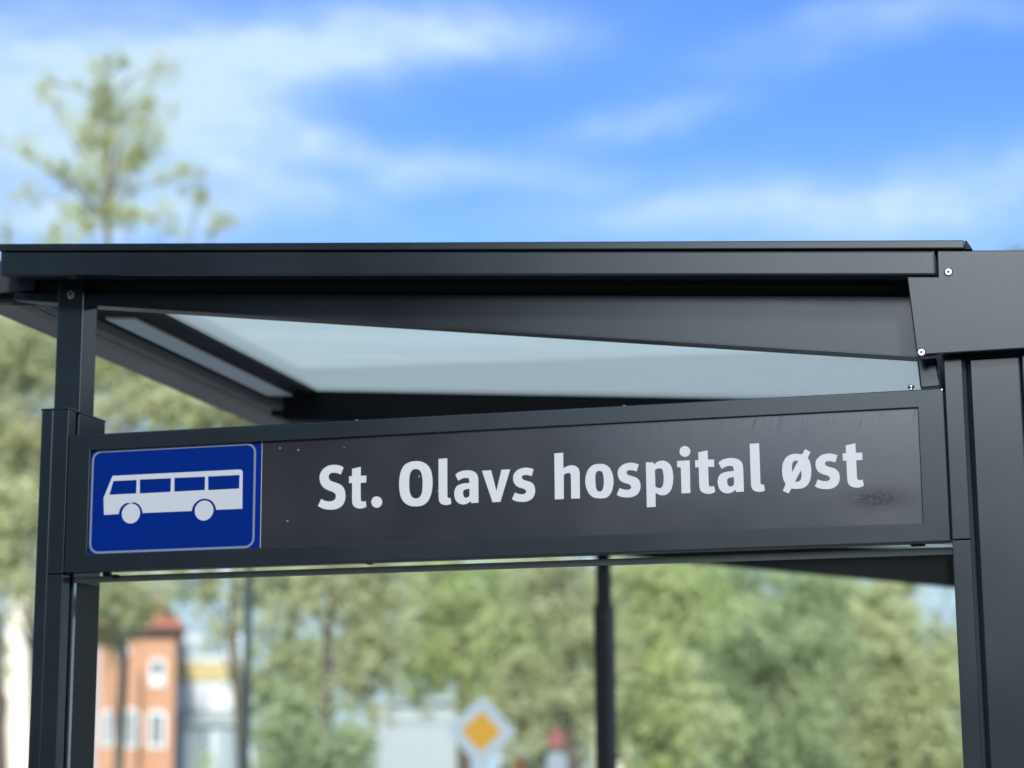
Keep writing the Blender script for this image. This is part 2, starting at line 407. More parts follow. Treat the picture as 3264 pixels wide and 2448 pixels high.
GLYPHS = {
 'S': [[(38.9,139.4,1),(32.4,142.9),(24.4,144.2),(15.8,143.4),(8.5,139.6),(3.4,133.4),(1.9,125.9),(3.6,118.2),(8.3,111.6),(16.3,106.9),(22.4,104.6),(26.5,101.2),(27.4,97.4),(25.9,93.4),(22.0,91.2),(17.1,90.8),(11.0,92.0),(4.8,95.1,1),(0.0,84.8,1),(7.4,80.8),(17.9,78.6),(28.9,79.3),(36.7,83.4),(41.2,90.4),(42.1,99.7),(40.1,107.9),(35.8,113.6),(28.4,117.4),(20.4,120.4),(17.0,123.5),(15.9,127.3),(17.2,130.5),(20.3,132.4),(25.2,132.5),(30.1,131.4),(34.6,129.4,1)]],
 't': [[(4.6,137.1,1),(17.8,139.4,1),(17.9,126.3,1),(26.5,126.2,1),(26.5,116.0,1),(18.0,116.0,1),(18.2,92.9,1),(19.0,89.5),(21.5,88.6),(25.6,89.1,1),(27.1,81.1,1),(22.2,78.9),(16.7,78.5),(10.6,80.2),(6.3,84.4),(5.0,91.1,1),(4.8,116.1,1),(0.1,116.2,1),(0.0,126.2,1),(4.7,126.3,1)]],
 'O': [[(26.1,143.9),(34.5,142.3),(42.3,137.6),(47.7,129.3),(50.0,117.7),(50.0,106.2),(48.1,94.8),(43.0,84.6),(35.3,79.2),(25.1,78.2),(15.5,79.7),(7.1,85.2),(2.0,94.4),(0.0,106.6),(0.1,118.7),(2.4,130.2),(7.5,138.6),(15.9,142.9)],[(25.6,132.3),(29.8,131.0),(33.1,126.5),(34.9,118.3),(35.2,109.7),(34.6,100.5),(32.8,94.2),(29.3,90.4),(24.5,89.7),(20.3,91.3),(17.0,96.1),(15.3,103.6),(15.1,112.9),(15.5,122.1),(17.5,128.3),(20.8,131.7)]],
 'l': [[(0.0,145.6,1),(13.1,145.8,1),(13.3,92.6,1),(13.7,89.4),(15.4,88.2),(18.0,88.4,1),(19.2,80.0,1),(14.8,78.5),(10.0,78.4),(4.1,80.4),(1.1,84.5),(0.2,90.3,1)]],
 'a': [[(1.5,121.3,1),(6.0,124.6),(12.5,126.6),(19.6,127.0),(26.7,125.9),(32.0,122.8),(34.9,118.1),(35.8,111.8,1),(35.9,79.7,1),(25.3,79.4,1),(24.1,82.6,1),(20.7,79.9),(15.9,78.3),(11.2,78.3),(5.9,80.5),(1.8,85.2),(0.0,92.2),(0.3,98.4),(3.0,104.1),(7.7,107.0),(14.8,108.4),(22.5,108.7,1),(22.4,112.4),(21.3,115.0),(18.4,116.1),(13.6,115.9),(9.5,114.4),(5.8,112.5,1)],[(22.6,100.2,1),(22.5,89.8,1),(19.5,87.8),(16.6,87.5),(14.2,89.3),(13.1,92.8),(13.1,96.2),(14.5,98.7),(17.8,99.9)]],
 'v': [[(0.0,125.5,1),(13.7,125.6,1),(21.3,95.2,1),(28.9,125.6,1),(41.8,125.5,1),(27.2,79.6,1),(15.5,79.5,1)]],
 's': [[(32.2,124.1,1),(26.8,126.0),(21.0,127.0),(14.0,126.3),(7.6,123.5),(3.1,118.5),(1.9,112.3),(3.1,106.6),(6.2,101.9),(11.5,98.8),(17.3,96.9),(20.2,94.5),(20.9,92.2),(19.3,90.0),(15.5,89.1),(10.2,89.8),(4.4,92.0,1),(0.0,82.8,1),(5.5,79.8),(13.7,78.3),(21.8,78.6),(28.8,81.7),(32.9,87.2),(34.1,93.9),(32.7,100.8),(28.4,105.5),(22.0,108.0),(17.4,109.7),(15.1,111.8),(14.9,114.3),(16.8,116.2),(20.9,116.5),(25.0,115.8),(29.0,114.3,1)]],
 'h': [[(0.0,145.4,1),(13.0,145.8,1),(12.9,123.3,1),(17.4,125.9),(22.6,127.1),(27.8,127.0),(32.4,124.9),(35.5,121.1),(36.5,114.8,1),(36.5,79.8,1),(23.8,79.8,1),(23.7,112.6,1),(22.8,115.7),(20.2,116.6),(16.7,116.0),(13.5,114.1,1),(13.1,79.8,1),(0.1,79.7,1)]],
 'o': [[(21.8,127.4),(29.2,125.9),(35.4,120.8),(39.2,112.2),(40.5,103.1),(39.5,93.1),(35.9,84.3),(29.6,79.2),(19.9,78.6),(11.4,80.5),(5.2,86.1),(1.3,94.7),(0.0,103.8),(1.3,112.7),(5.1,121.0),(12.1,126.4)],[(20.8,117.6),(23.9,116.2),(25.8,112.2),(26.7,104.9),(26.5,98.1),(25.2,92.0),(23.2,89.0),(20.4,88.4),(17.2,89.5),(15.3,94.1),(14.6,101.5),(14.5,108.8),(15.3,113.8),(17.3,116.8)]],
 'p': [[(0.0,126.4,1),(10.3,126.2,1),(11.7,122.6,1),(15.2,125.9),(20.3,127.6),(25.9,127.5),(31.5,124.8),(35.9,119.1),(37.9,110.6),(38.3,102.2),(37.0,92.8),(34.0,85.1),(28.9,80.4),(23.2,79.2),(17.7,80.3),(12.9,83.2,1),(12.7,63.5,1),(0.2,63.2,1)],[(12.7,114.8,1),(15.6,116.7),(19.5,117.3),(22.3,116.3),(23.9,112.9),(24.8,105.6),(24.5,97.8),(23.2,92.3),(20.7,89.7),(17.3,89.7),(12.9,91.6,1)]],
 'i': [[(0.2,126.4,1),(17.9,126.5,1),(17.8,80.8,1),(5.4,80.7,1),(5.2,116.8,1),(0.0,118.4,1)],[(11.7,147.0),(17.0,144.5),(19.1,139.0),(16.8,133.7),(11.3,131.7),(6.0,134.2),(3.8,139.7),(6.2,145.1)]],
 'ø': [[(32.7,134.7,1),(39.5,130.1,1),(35.4,122.4,1),(38.0,117.3),(39.6,109.5),(39.5,101.3),(38.0,92.6),(34.8,86.2),(29.8,82.0),(22.7,80.3),(16.7,80.4),(11.9,81.3,1),(7.6,74.4,1),(0.1,78.5,1),(4.2,87.5,1),(1.4,93.7),(0.0,101.4),(0.0,108.6),(1.3,116.2),(5.1,123.2),(10.1,127.1),(16.2,128.6),(22.1,128.5),(27.8,127.5,1)],[(22.4,118.8,1),(13.7,103.6,1),(13.5,109.6),(13.9,114.0),(15.2,117.2),(18.0,119.2)],[(25.9,106.0,1),(26.1,102.5),(26.3,98.1),(25.0,93.2),(22.5,90.6),(19.8,90.0),(17.1,90.4,1)]],
 '.': [[(8.2,95.2),(14.1,92.6),(16.6,86.5),(14.2,80.7),(8.4,78.5),(2.5,81.2),(0.0,87.2),(2.4,93.1)]],
}
TEXT = [('S',402.6),('t',450.0),('.',484.4),('O',526.8),('l',585.9),('a',609.6),('v',650.7),('s',694.8),('h',757.3),('o',801.7),('s',846.5),('p',888.8),('i',932.9),('t',958.4),('a',989.3),('l',1035.0),('ø',1078.6),('s',1122.4),('t',1161.5)]
BUS = {
 'body': [(73.8,143.7,1),(278.2,144.1,1),(282.4,142.7),(283.8,139.3,1),(284.4,85.5,1),(242.6,85.6,1),(241.6,90.3),(237.5,97.2),(230.8,101.5),(223.5,103.0),(216.3,101.7),(209.9,97.7),(205.4,91.8),(204.0,85.4,1),(125.0,85.4,1),(123.2,91.4),(119.0,97.7),(112.9,101.4),(108.2,102.1,1),(104.5,100.4,1),(100.8,101.9,1),(94.1,99.9),(88.3,94.0),(85.6,85.4,1),(61.7,85.1,1),(60.1,110.7,1)],
 'w1': [(75.4,135.8,1),(113.4,135.7,1),(113.5,115.3,1),(69.4,115.1,1)],
 'w2': [(118.7,136.1,1),(169.2,135.9,1),(169.1,115.4,1),(119.1,115.0,1)],
 'w3': [(174.7,136.1,1),(224.0,135.8,1),(224.1,115.8,1),(175.0,115.4,1)],
 'w4': [(228.9,135.9,1),(278.8,135.9,1),(278.8,115.7,1),(229.4,115.3,1)],
}

def smoothpts(pts, n=6):
    """closed outline through the points; entries with a third value are corners"""
    N_ = len(pts); res = []
    for i in range(N_):
        p1 = pts[i]; p2 = pts[(i + 1) % N_]
        c1 = len(p1) > 2; c2 = len(p2) > 2
        res.append((p1[0], p1[1]))
        if c1 and c2: continue
        p0 = pts[i - 1] if not c1 else (2 * p1[0] - p2[0], 2 * p1[1] - p2[1])
        p3 = pts[(i + 2) % N_] if not c2 else (2 * p2[0] - p1[0], 2 * p2[1] - p1[1])
        if c1: p0 = tuple(2 * p1[k] - (p2[k] * 1.0) + (p3[k] - p2[k]) * .35 for k in (0, 1))
        if c2: p3 = tuple(2 * p2[k] - (p1[k] * 1.0) + (p0[k] - p1[k]) * .35 for k in (0, 1))
        for j in range(1, n):
            s = j / n
            res.append(tuple(.5 * (2 * p1[k] + (p2[k] - p0[k]) * s + (2 * p0[k] - 5 * p1[k] + 4 * p2[k] - p3[k]) * s * s
                       + (3 * p1[k] - p0[k] - 3 * p2[k] + p3[k]) * s ** 3) for k in (0, 1)))
    return res

def plate(name, outlines, x0, z0, y, th, mat, parent):
    """flat cut-out (outlines in mm, holes by even-odd) standing upright, th thick"""
    cu = bpy.data.curves.new(name, 'CURVE'); cu.dimensions = '2D'; cu.fill_mode = 'BOTH'; cu.extrude = th / 2
    for o in outlines:
        sp_ = cu.splines.new('POLY'); sp_.points.add(len(o) - 1); sp_.use_cyclic_u = True
        for i, p in enumerate(o): sp_.points[i].co = (p[0] / 1000, p[1] / 1000, 0, 1)
    ob = bpy.data.objects.new(name, cu); COL.objects.link(ob)
    dg = bpy.context.evaluated_depsgraph_get()
    me = bpy.data.meshes.new_from_object(ob.evaluated_get(dg))
    bpy.data.objects.remove(ob); bpy.data.curves.remove(cu)
    me.transform(Matrix.Rotation(PI / 2, 4, 'X'))
    me.transform(Matrix.Translation(Vector((x0, y, z0)) - origin(parent)))
    me.materials.clear(); me.materials.append(mat)
    return link(name, me, parent)

def rrect(x0, x1, z0, z1, r, n=8):
    pts = []
    for cx, cz, a0 in ((x1 - r, z1 - r, 0), (x0 + r, z1 - r, 90), (x0 + r, z0 + r, 180), (x1 - r, z0 + r, 270)):
        for i in range(n + 1):
            a = R(a0 + 90 * i / n); pts.append((cx + r * math.cos(a), cz + r * math.sin(a)))
    return pts

def circle(cx, cz, r, n=32):
    return [(cx + r * math.cos(2 * PI * i / n), cz + r * math.sin(2 * PI * i / n)) for i in range(n)]

# ================================================================== ground
def ground_mat(name, a, b_, scale, rough=.9):
    m, t, b = new_mat(name)
    n = noise(t, scale, 8, .65)
    t.links.new(mixc(t, rng(t, n.outputs['Fac'], .3, .7, 0, 1), a, b_), b.inputs['Base Color'])
    b.inputs['Roughness'].default_value = rough
    bump(t, b, n.outputs['Fac'], .5, .02); return m
g = MB(); bm = bmesh.new(); bmesh.ops.create_circle(bm, cap_ends=True, segments=96, radius=2500); g.add(bm)
tag(g.build('ground', ground_mat('lawn_soil', (.05, .075, .028), (.09, .11, .05), 1.2)), kind='structure')
g = MB(); g.box(-1.9, 4.2, -60, 9.8, .004, .13, .01)
tag(g.build('pavement', ground_mat('grey_paving', (.20, .20, .195), (.27, .27, .26), 3)), kind='structure')
g = MB(); g.prism([(-9.5, -60), (-2.05, -60), (-2.05, 10), (60, 10), (60, 15.5), (-70, 15.5), (-70, 10), (-9.5, 10)], .002, .012, 0, 'z')
tag(g.build('road', ground_mat('asphalt', (.045, .045, .047), (.065, .065, .066), 8)), kind='structure')
g = MB(); g.prism([(-2.05, -60), (-1.9, -60), (-1.9, 9.8), (4.2, 9.8), (4.2, 9.95), (-2.05, 9.95)], .004, .136, 0, 'z')
tag(g.build('kerb', ground_mat('granite_kerb', (.30, .30, .29), (.38, .375, .36), 12)), kind='structure')
ZG = .13

# ================================================================== bus shelter
sh = thing('bus_shelter', 'dark grey metal bus shelter with sloping glass roof in the foreground', 'bus shelter', (0, 0, ZG))
P = M['paint']
def zr(x): return 2.6358 - .0730 * x          # top line of the roof side rail at the gable
def roof_poly(x0, x1, h0, h1):
    return [(x0, zr(x0) + h0), (x1, zr(x1) + h0), (x1, zr(x1) + h1), (x0, zr(x0) + h1)]

def front_post(y, P):
    m_ = MB()
    m_.box(-.0455, -.0258, y, y + .122, ZG, 2.388, .0016)
    m_.box(-.0252, 0, y, y + .0235, 2.1393, 2.388, .0009)
    m_.box(-.0252, 0, y, y + .0235, ZG, 2.1375, .0009)
    m_.box(-.0252, 0, y + .0345, y + .122, ZG, 2.388, .0012)
    m_.box(-.0465, .0006, y - .0008, y + .1235, 2.3885, 2.3915, .0006)
    o = m_.build('front_post', P, sh)
    MB().box(-.026, -.006, y + .02, y + .04, ZG, 2.386).build('slot_gasket', M['black'], o)
    c_ = MB().box(-.0452, -.0012, y + .037, y + .084, 2.3915, 2.602, .0012).build('upper_column', P, sh)
    return o, c_
post, colm = front_post(0, P)
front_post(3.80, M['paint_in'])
# screw in the upper column
def screw(parent, x, z, y, r, star=False, rim=True):
    m_ = MB()
    bm = bmesh.new(); bmesh.ops.create_cone(bm, cap_ends=True, segments=28, radius1=r, radius2=r * .86, depth=.0016)
    m_.add(bm, Matrix.Translation((x, y - .0008, z)) @ Matrix.Rotation(PI / 2, 4, 'X'))
    o = m_.build('screw', M['steel'], parent)
    d_ = MB()
    if star:
        d_.box(x - r * .52, x + r * .52, y - .0021, y - .001, z - r * .15, z + r * .15)
        d_.box(x - r * .149, x + r * .149, y - .0022, y - .001, z - r * .52, z + r * .52)
    else:
        bm = bmesh.new(); bmesh.ops.create_cone(bm, cap_ends=True, segments=6, radius1=r * .44, radius2=r * .44, depth=.001)
        d_.add(bm, Matrix.Translation((x, y - .0018, z)) @ Matrix.Rotation(PI / 2, 4, 'X'))
    d_.build('drive_recess', M['black'], o)
    if rim:
        w_ = MB(); n_ = 28; bm = bmesh.new()
        vi = [bm.verts.new((x + r * 1.0 * math.cos(2 * PI * i / n_), y - .0004, z + r * 1.0 * math.sin(2 * PI * i / n_))) for i in range(n_)]
        vo = [bm.verts.new((x + r * 1.32 * math.cos(2 * PI * i / n_), y - .0003, z + r * 1.32 * math.sin(2 * PI * i / n_))) for i in range(n_)]
        for i in range(n_): bm.faces.new((vi[i], vi[(i + 1) % n_], vo[(i + 1) % n_], vo[i]))
        w_.add(bm); w_.build('countersink_rim', M['black'], o)
    return o
screw(sh, -.0237, 2.5777, .037, .0068, True, False)

def rear_post(y):
    m_ = MB()
    m_.box(1.3022, 1.3262, y, y + .0235, 2.1432, 2.390, .001)
    m_.box(1.3022, 1.3262, y, y + .0235, ZG, 2.1416, .001)
    m_.box(1.3022, 1.3262, y + .0345, y + .12, ZG, 2.390, .001)
    m_.prism([(1.3264, y + .002), (1.3318, y + .0055), (1.3330, y + .012), (1.3330, y + .12), (1.3264, y + .12)], ZG, 2.390, 0, 'z')
    m_.box(1.3358, 1.4018, y + .001, y + .12, ZG, 2.3865, .0022)
    m_.box(1.4040, 1.47, y, y + .12, ZG, 2.393, .0018)
    o = m_.build('rear_post', P, sh)
    MB().box(1.304, 1.46, y + .014, y + .118, ZG, 2.384).build('joint_gasket', M['black'], o)
    return o
rear_post(0); rear_post(3.80)

# roof side rail (gable fascia) with its cap
YF = -.03
fl_ = [pj(-.1265, 2.6075, YF), pj(1.2975, 2.5055, YF), pj(1.2975, 2.5403, YF), pj(-.1265, 2.6448, YF)]
def fascia(y0, y1):
    o = MB().prism(fl_, y0, y1, .003).build('side_rail', P, sh)
    cp = [pj(-.1300, 2.6457, YF), pj(1.3372, 2.5392, YF), pj(1.3372, 2.5511, YF), pj(-.1300, 2.6572, YF)]
    MB().prism(cp, y0 - .004 if y0 < 1 else y0, y1 + .01, .0016).build('cap_strip', P, o)
    return o
fascia(YF, YF + .03); fascia(3.93, 3.952)
cb = [pj(1.3378, 2.5390, YF), pj(1.3478, 2.5380, YF), pj(1.3408, 2.5502, YF), pj(1.3378, 2.5506, YF)]
MB().prism(cb, YF - .002, .03).build('cap_end', M['paint_in'], sh)
# corner plate over the rear post
pl = [pj(x, z, YF + .003) for x, z in ((1.3005, 2.5404), (1.2998, 2.5033), (1.2584, 2.5062), (1.2670, 2.3958), (1.47, 2.3966), (1.47, 2.5278))]
cpn = MB().prism(pl, YF + .003, YF + .012, .0016).build('corner_plate', P, sh)
for x, z in ((1.3144, 2.5087), (1.2734, 2.3993)):
    a_ = pj(x, z, YF + .003); screw(cpn, a_[0], a_[1], YF + .003, .0048)
MB().prism([pj(x, z, .02) for x, z in ((1.30, 2.392), (1.28, 2.5), (1.46, 2.5), (1.47, 2.392))], -.004, .1).build('corner_core', M['paint_in'], sh)

# tapered cantilever beams carrying the roof
YB = .046
bpoly = [pj(-.100, 2.5655, YB), pj(.0449, 2.5461, YB), pj(1.2670, 2.3917, YB), pj(1.34, 2.40, YB), pj(1.34, 2.4735, YB), pj(-.100, 2.5770, YB)]
def beam(dy, th=.024, P=M['paint']):
    o = MB().prism(bpoly, YB + dy, YB + dy + th, .0015).build('tapered_beam', P, sh)
    lo = [pj(-.100, 2.5655, YB), pj(.0449, 2.5461, YB), pj(1.2670, 2.3917, YB)]
    lip = lo + [(p[0], p[1] + .0026) for p in reversed(lo)]
    MB().prism(lip, YB + dy - .0035, YB + dy + th + .003, .0006).build('bottom_flange', P, o)
    return o
beam(0)
MB().prism([pj(-.125, 2.56, .075), pj(1.33, 2.44, .075), pj(1.33, 2.545, .075), pj(-.125, 2.65, .075)], .072, .078).prism([pj(-.125, 2.612, .0), pj(1.30, 2.508, .0), pj(1.30, 2.535, .0), pj(-.125, 2.64, .0)], .002, .071).build('cavity_shade', M['black'], sh)  # black boards stand in for the shade in the recess below the rail
for yy in (1.125, 2.46, 3.84):
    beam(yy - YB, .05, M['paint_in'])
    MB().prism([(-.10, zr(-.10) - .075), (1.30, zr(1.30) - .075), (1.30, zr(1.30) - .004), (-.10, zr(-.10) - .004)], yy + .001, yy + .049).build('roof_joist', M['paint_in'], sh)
# short tube end resting on the sign frame below the corner plate
st = [pj(x, z, .018) for x, z in ((1.2668, 2.3900), (1.2924, 2.3905), (1.2966, 2.3505), (1.2697, 2.3497))]
MB().prism(st, .018, .06, .0022).build('beam_end', P, sh)

# longitudinal rails, lamp strip, gutter
def rail(name, x0, x1, h0, h1, y0, y1, mat, bev=0):
    return MB().prism(roof_poly(x0, x1, h0, h1), y0, y1, bev).build(name, mat, sh)
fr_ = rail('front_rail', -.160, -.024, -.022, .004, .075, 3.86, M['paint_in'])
MB().prism(roof_poly(-.131, -.074, -.0275, -.0224), .37, 1.115, .001).build('light_cover', M['led'], fr_)
for y0 in (1.30, 2.62):
    MB().prism(roof_poly(-.131, -.074, -.0275, -.0224), y0, y0 + .95, .001).build('light_cover', M['led'], fr_)
rail('rear_rail', 1.235, 1.36, -.03, .004, .075, 3.86, P)
for k, y0 in enumerate((.07, 1.176, 2.511)):
    y1 = (1.124, 2.459, 3.839)[k]
    MB().prism(roof_poly(-.024, 1.235, -.014, -.006), y0, y1).build('roof_pane', M['roofpane'], sh)
gz = 2.600
gt = MB().prism([(-.262, gz + .012), (-.250, gz + .001), (-.186, gz - .002), (-.180, gz + .006), (-.178, gz + .05), (-.262, gz + .05)], .062, 3.92, .001).build('front_gutter', M['gutter'], sh)
MB().box(-.1765, -.1715, .03, 3.9, gz + .008, gz + .026).build('drip_lip', M['lip'], gt)
MB().box(-.1690, -.1640, .03, 3.9, gz + .010, gz + .028).build('drip_lip', M['lip'], gt)
MB().box(-.1712, -.1694, .03, 3.9, gz + .012, gz + .030).build('gutter_seal', M['black'], gt)
MB().box(-.262, -.095, .052, .060, gz - .007, gz + .046, .001).build('gutter_end', M['black'], gt)

# side panes, rear panes
def pane(x0, x1, y0, y1, z0, z1, name='side_pane'):
    o = MB().box(x0, x1, y0, y1, z0, z1).build(name, M['pane'], sh)
    return o
sp1 = pane(.0025, 1.3015, .032, .040, .35, 2.1275)
MB().box(.0025, 1.3015, .0315, .0405, 2.1276, 2.1362).build('top_edge', M['edge'], sp1)
for (u, v, w_) in ((343, 1831, .006), (371, 1838, .005), (1150, 1791, .006), (1178, 1793, .005), (1990, 1752, .006), (2926, 1735, .010)):
    a_ = at(u, v, .031); MB().prism(rrect(a_.x - w_, a_.x + w_, a_.z - .0028, a_.z + .0026, .002, 3), .026, .034).build('glass_clip', M['black'], sp1)
for y0, y1 in ((.13, 1.34), (1.37, 2.58), (2.61, 3.79)):
    pane(1.345, 1.353, y0, y1, .35, 2.30, 'rear_pane')
for zz_ in (2.30, .29): MB().box(1.335, 1.362, .12, 3.80, zz_, zz_ + .06, .002).build('rear_frame', P, sh)
for yy_ in (.028, 3.856): MB().box(.0, 1.30, yy_, yy_ + .016, .30, .35, .002).build('lower_rail', P, sh)
# ribbed seal on the inner side of the near front post
rb = MB()
z = 2.055
while z > 1.62:
    rb.box(-.0004, .0007, .062, .118, z - .0034, z, .0004); z -= .0088
rb.build('ribbed_seal', M['paint_in'], post)
MB().box(-.0003, .0003, .0415, .1205, .35, 2.13).build('dimming_sheet', M['paint_in'], post)  # dark sheet added over the post side to hold down its sky reflection

# ================================================================== the stop sign board
sg = thing('stop_name_sign', 'long dark framed sign with white stop name lettering and blue bus symbol panel', 'sign', (0, 0, 2.14))
fr = MB()
X0, X1, Z0, Z1 = .0012, 1.3000, 2.1402, 2.3482
x0, x1, z0, z1 = .0380, 1.2648, 2.1666, 2.3236
fm = MB()
# four frame bars, each mitre-free, meeting end to end
bm = bmesh.new()
ring = []
for yy in (0, .022):
    for q in ((X0, Z0, X1, Z1), (x0, z0, x1, z1)):
        ring.append([bm.verts.new((a, yy, b_)) for a, b_ in ((q[0], q[1]), (q[2], q[1]), (q[2], q[3]), (q[0], q[3]))])
fo, fi, bo, bi = ring
for i in range(4):
    j = (i + 1) % 4
    bm.faces.new((fo[i], fo[j], fi[j], fi[i])); bm.faces.new((bo[j], bo[i], bi[i], bi[j]))
    bm.faces.new((fo[j], fo[i], bo[i], bo[j])); bm.faces.new((fi[i], fi[j], bi[j], bi[i]))
outer = [e for e in bm.edges if all(v in fo for v in e.verts)] + [e for e in bm.edges if (e.verts[0] in fo) != (e.verts[1] in fo) and any(v in bo for v in e.verts)]
bmesh.ops.recalc_face_normals(bm, faces=bm.faces)
bmesh.ops.bevel(bm, geom=outer, offset=.0024, segments=3, profile=.6, affect='EDGES')
inner = [e for e in bm.edges if e.is_valid and all(abs(v.co.y) < 1e-5 for v in e.verts) and all(x0 - 1e-4 <= v.co.x <= x1 + 1e-4 and z0 - 1e-4 <= v.co.z <= z1 + 1e-4 for v in e.verts)]
bmesh.ops.bevel(bm, geom=inner, offset=.0011, segments=2, profile=.6, affect='EDGES')
fm.add(bm)
fm.build('frame', P, sg)
bp = MB().box(x0 - .001, .3134, .0052, .018, z0 - .001, z1 + .001).build('bus_panel', M['blue'], sg)
np_ = MB().box(.3141, x1 + .001, .0050, .018, z0 - .001, z1 + .001).build('name_panel', M['film'], sg)
MB().box(.3134, .3141, .0046, .010, z0, z1).build('joint_line', M['lip'], sg)
b_out = rrect(39.0, 304.4, 27.2, 182.9, 15); b_in = rrect(42.3, 301.1, 30.4, 179.8, 11.8)
plate('border_line', [b_out, b_in], 0, 2.14, .0050, .0005, M['border'], bp)
outl = [smoothpts(BUS['body'], 5)] + [smoothpts(BUS[k], 3) for k in ('w1', 'w2', 'w3', 'w4')]
plate('bus_symbol', outl + [circle(105.8, 85.4, 14.9), circle(223.6, 85.3, 14.9)], 0, 2.14, .0050, .0005, M['bluewhite'], bp)
for ch, x in TEXT:
    plate('letter', [smoothpts(c_) for c_ in GLYPHS[ch]], x / 1000, 2.14, .0048, .0005, M['letter'], np_)
MB().box(1.2998, 1.3024, .010, .030, 2.15, 2.345).build('side_gasket', M['black'], sg)
# rivets on the upper edge
rv = MB().tube((1.2565, .011, 2.3482), (1.2565, .011, 2.3545), .0026, .0026, 14)
rv.sphere((1.2565, .011, 2.3545), .0052, (1, 1, .55)); rv.build('bolt', M['steel'], sg, True)
for u in (1138, 1990):
    a_ = at(u, 1335 if u < 1500 else 1290, .011)
    MB().sphere((a_.x, .011, 2.3484), .0040, (1, 1, .5)).build('bolt', M['lip'], sg, True)

# ================================================================== trees
def leaf_mat(name, ca, cb, cc):
    m = bpy.data.materials.new(name); m.use_nodes = True
    t = m.node_tree; t.nodes.clear()
    o = nod(t, 'ShaderNodeOutputMaterial')
    at_ = nod(t, 'ShaderNodeAttribute', attribute_name='tint')
    n = noise(t, .8, 3)
    c1 = mixc(t, at_.outputs['Fac'], ca, cb)
    c2 = mixc(t, rng(t, n.outputs['Fac'], .45, .75, 0, .8), c1, cc)
    df = nod(t, 'ShaderNodeBsdfPrincipled'); df.inputs['Roughness'].default_value = .45
    tl = nod(t, 'ShaderNodeBsdfTranslucent')
    t.links.new(c2, df.inputs['Base Color']); t.links.new(mixc(t, 1.0, c2, (1.2, 1.15, .6), 'MULTIPLY'), tl.inputs[0])
    mx = nod(t, 'ShaderNodeMixShader'); mx.inputs[0].default_value = .35
    t.links.new(df.outputs[0], mx.inputs[1]); t.links.new(tl.outputs[0], mx.inputs[2])
    t.links.new(mx.outputs[0], o.inputs[0]); return m
LM = {
    'olive': leaf_mat('olive_leaves', (0.312, 0.350, 0.171), (0.576, 0.606, 0.342), (0.696, 0.700, 0.466)),
    'lime': leaf_mat('lime_green_leaves', (0.336, 0.420, 0.155), (0.600, 0.676, 0.325), (0.720, 0.735, 0.466)),
    'blue': leaf_mat('blue_green_leaves', (0.247, 0.336, 0.169), (0.470, 0.552, 0.302), (0.618, 0.673, 0.400)),
    'grey': leaf_mat('grey_green_leaves', (0.371, 0.420, 0.207), (0.618, 0.660, 0.363), (0.742, 0.745, 0.484)),
    'dark': leaf_mat('dark_green_leaves', (0.132, 0.198, 0.109), (0.264, 0.350, 0.201), (0.384, 0.466, 0.311)),
}
def bark_mat(name, a, b_):
    m, t, b = new_mat(name); n = noise(t, 14, 6, .7, sc=(1, 1, .3))
    t.links.new(mixc(t, rng(t, n.outputs['Fac'], .3, .7, 0, 1), a, b_), b.inputs['Base Color'])
    b.inputs['Roughness'].default_value = .85; bump(t, b, n.outputs['Fac'], .6, .02); return m
BK = {'brown': bark_mat('brown_bark', (.07, .055, .04), (.16, .13, .10)), 'grey': bark_mat('grey_bark', (.12, .11, .08), (.24, .22, .17))}

def leaves(blobs, y, size, seed, spread=1.0):
    rs = random.Random(seed); V = []; Fc = []; T = []
    for bl in blobs:
        u, v, ru, rv_, n = bl[:5]; dy = bl[5] if len(bl) > 5 else 0
        c = at(u, v, y + dy); k = px(u, v, y + dy)
        ax, az = ru * k, rv_ * k; ay = (ax + az) / 2 * spread
        nc = max(8, int(n / 22))
        cl = []
        for i in range(nc):
            p = Vector([max(-1.5, min(1.5, rs.gauss(0, .58))) for _ in range(3)])
            cl.append((c + Vector((p.x * ax, p.y * ay, p.z * az)), rs.uniform(.55, 1.35), rs.random()))
        cr = .22 * min(ax, az) + .12
        for i in range(int(n * (2.3 if v < 790 else 1.7))):
            q, s_, tn = cl[rs.randrange(nc)]
            p = q + Vector((rs.gauss(0, .5), rs.gauss(0, .5), rs.gauss(0, .55))) * cr * s_
            a = Vector((rs.gauss(.1, .6), rs.gauss(-.55, .6), rs.gauss(.65, .6))).normalized()
            b2 = a.orthogonal().normalized(); b2 = Matrix.Rotation(rs.uniform(0, 6.28), 3, a) @ b2
            ln = size * rs.uniform(.7, 1.4); wd = ln * .55; nn = a * ln * .12
            i0 = len(V)
            V += [p - b2 * ln * .5, p + a.cross(b2) * wd * .5 + nn, p + b2 * ln * .5, p - a.cross(b2) * wd * .5 + nn]
            Fc.append((i0, i0 + 1, i0 + 2, i0 + 3)); T.append(min(1, max(0, tn * .7 + rs.random() * .3)))
    return V, Fc, T

def limb(mb, pts, r0, r1, seg=7):
    n = len(pts) - 1
    for i in range(n):
        mb.tube(pts[i], pts[i + 1], r0 + (r1 - r0) * i / n, r0 + (r1 - r0) * (i + 1) / n, seg)

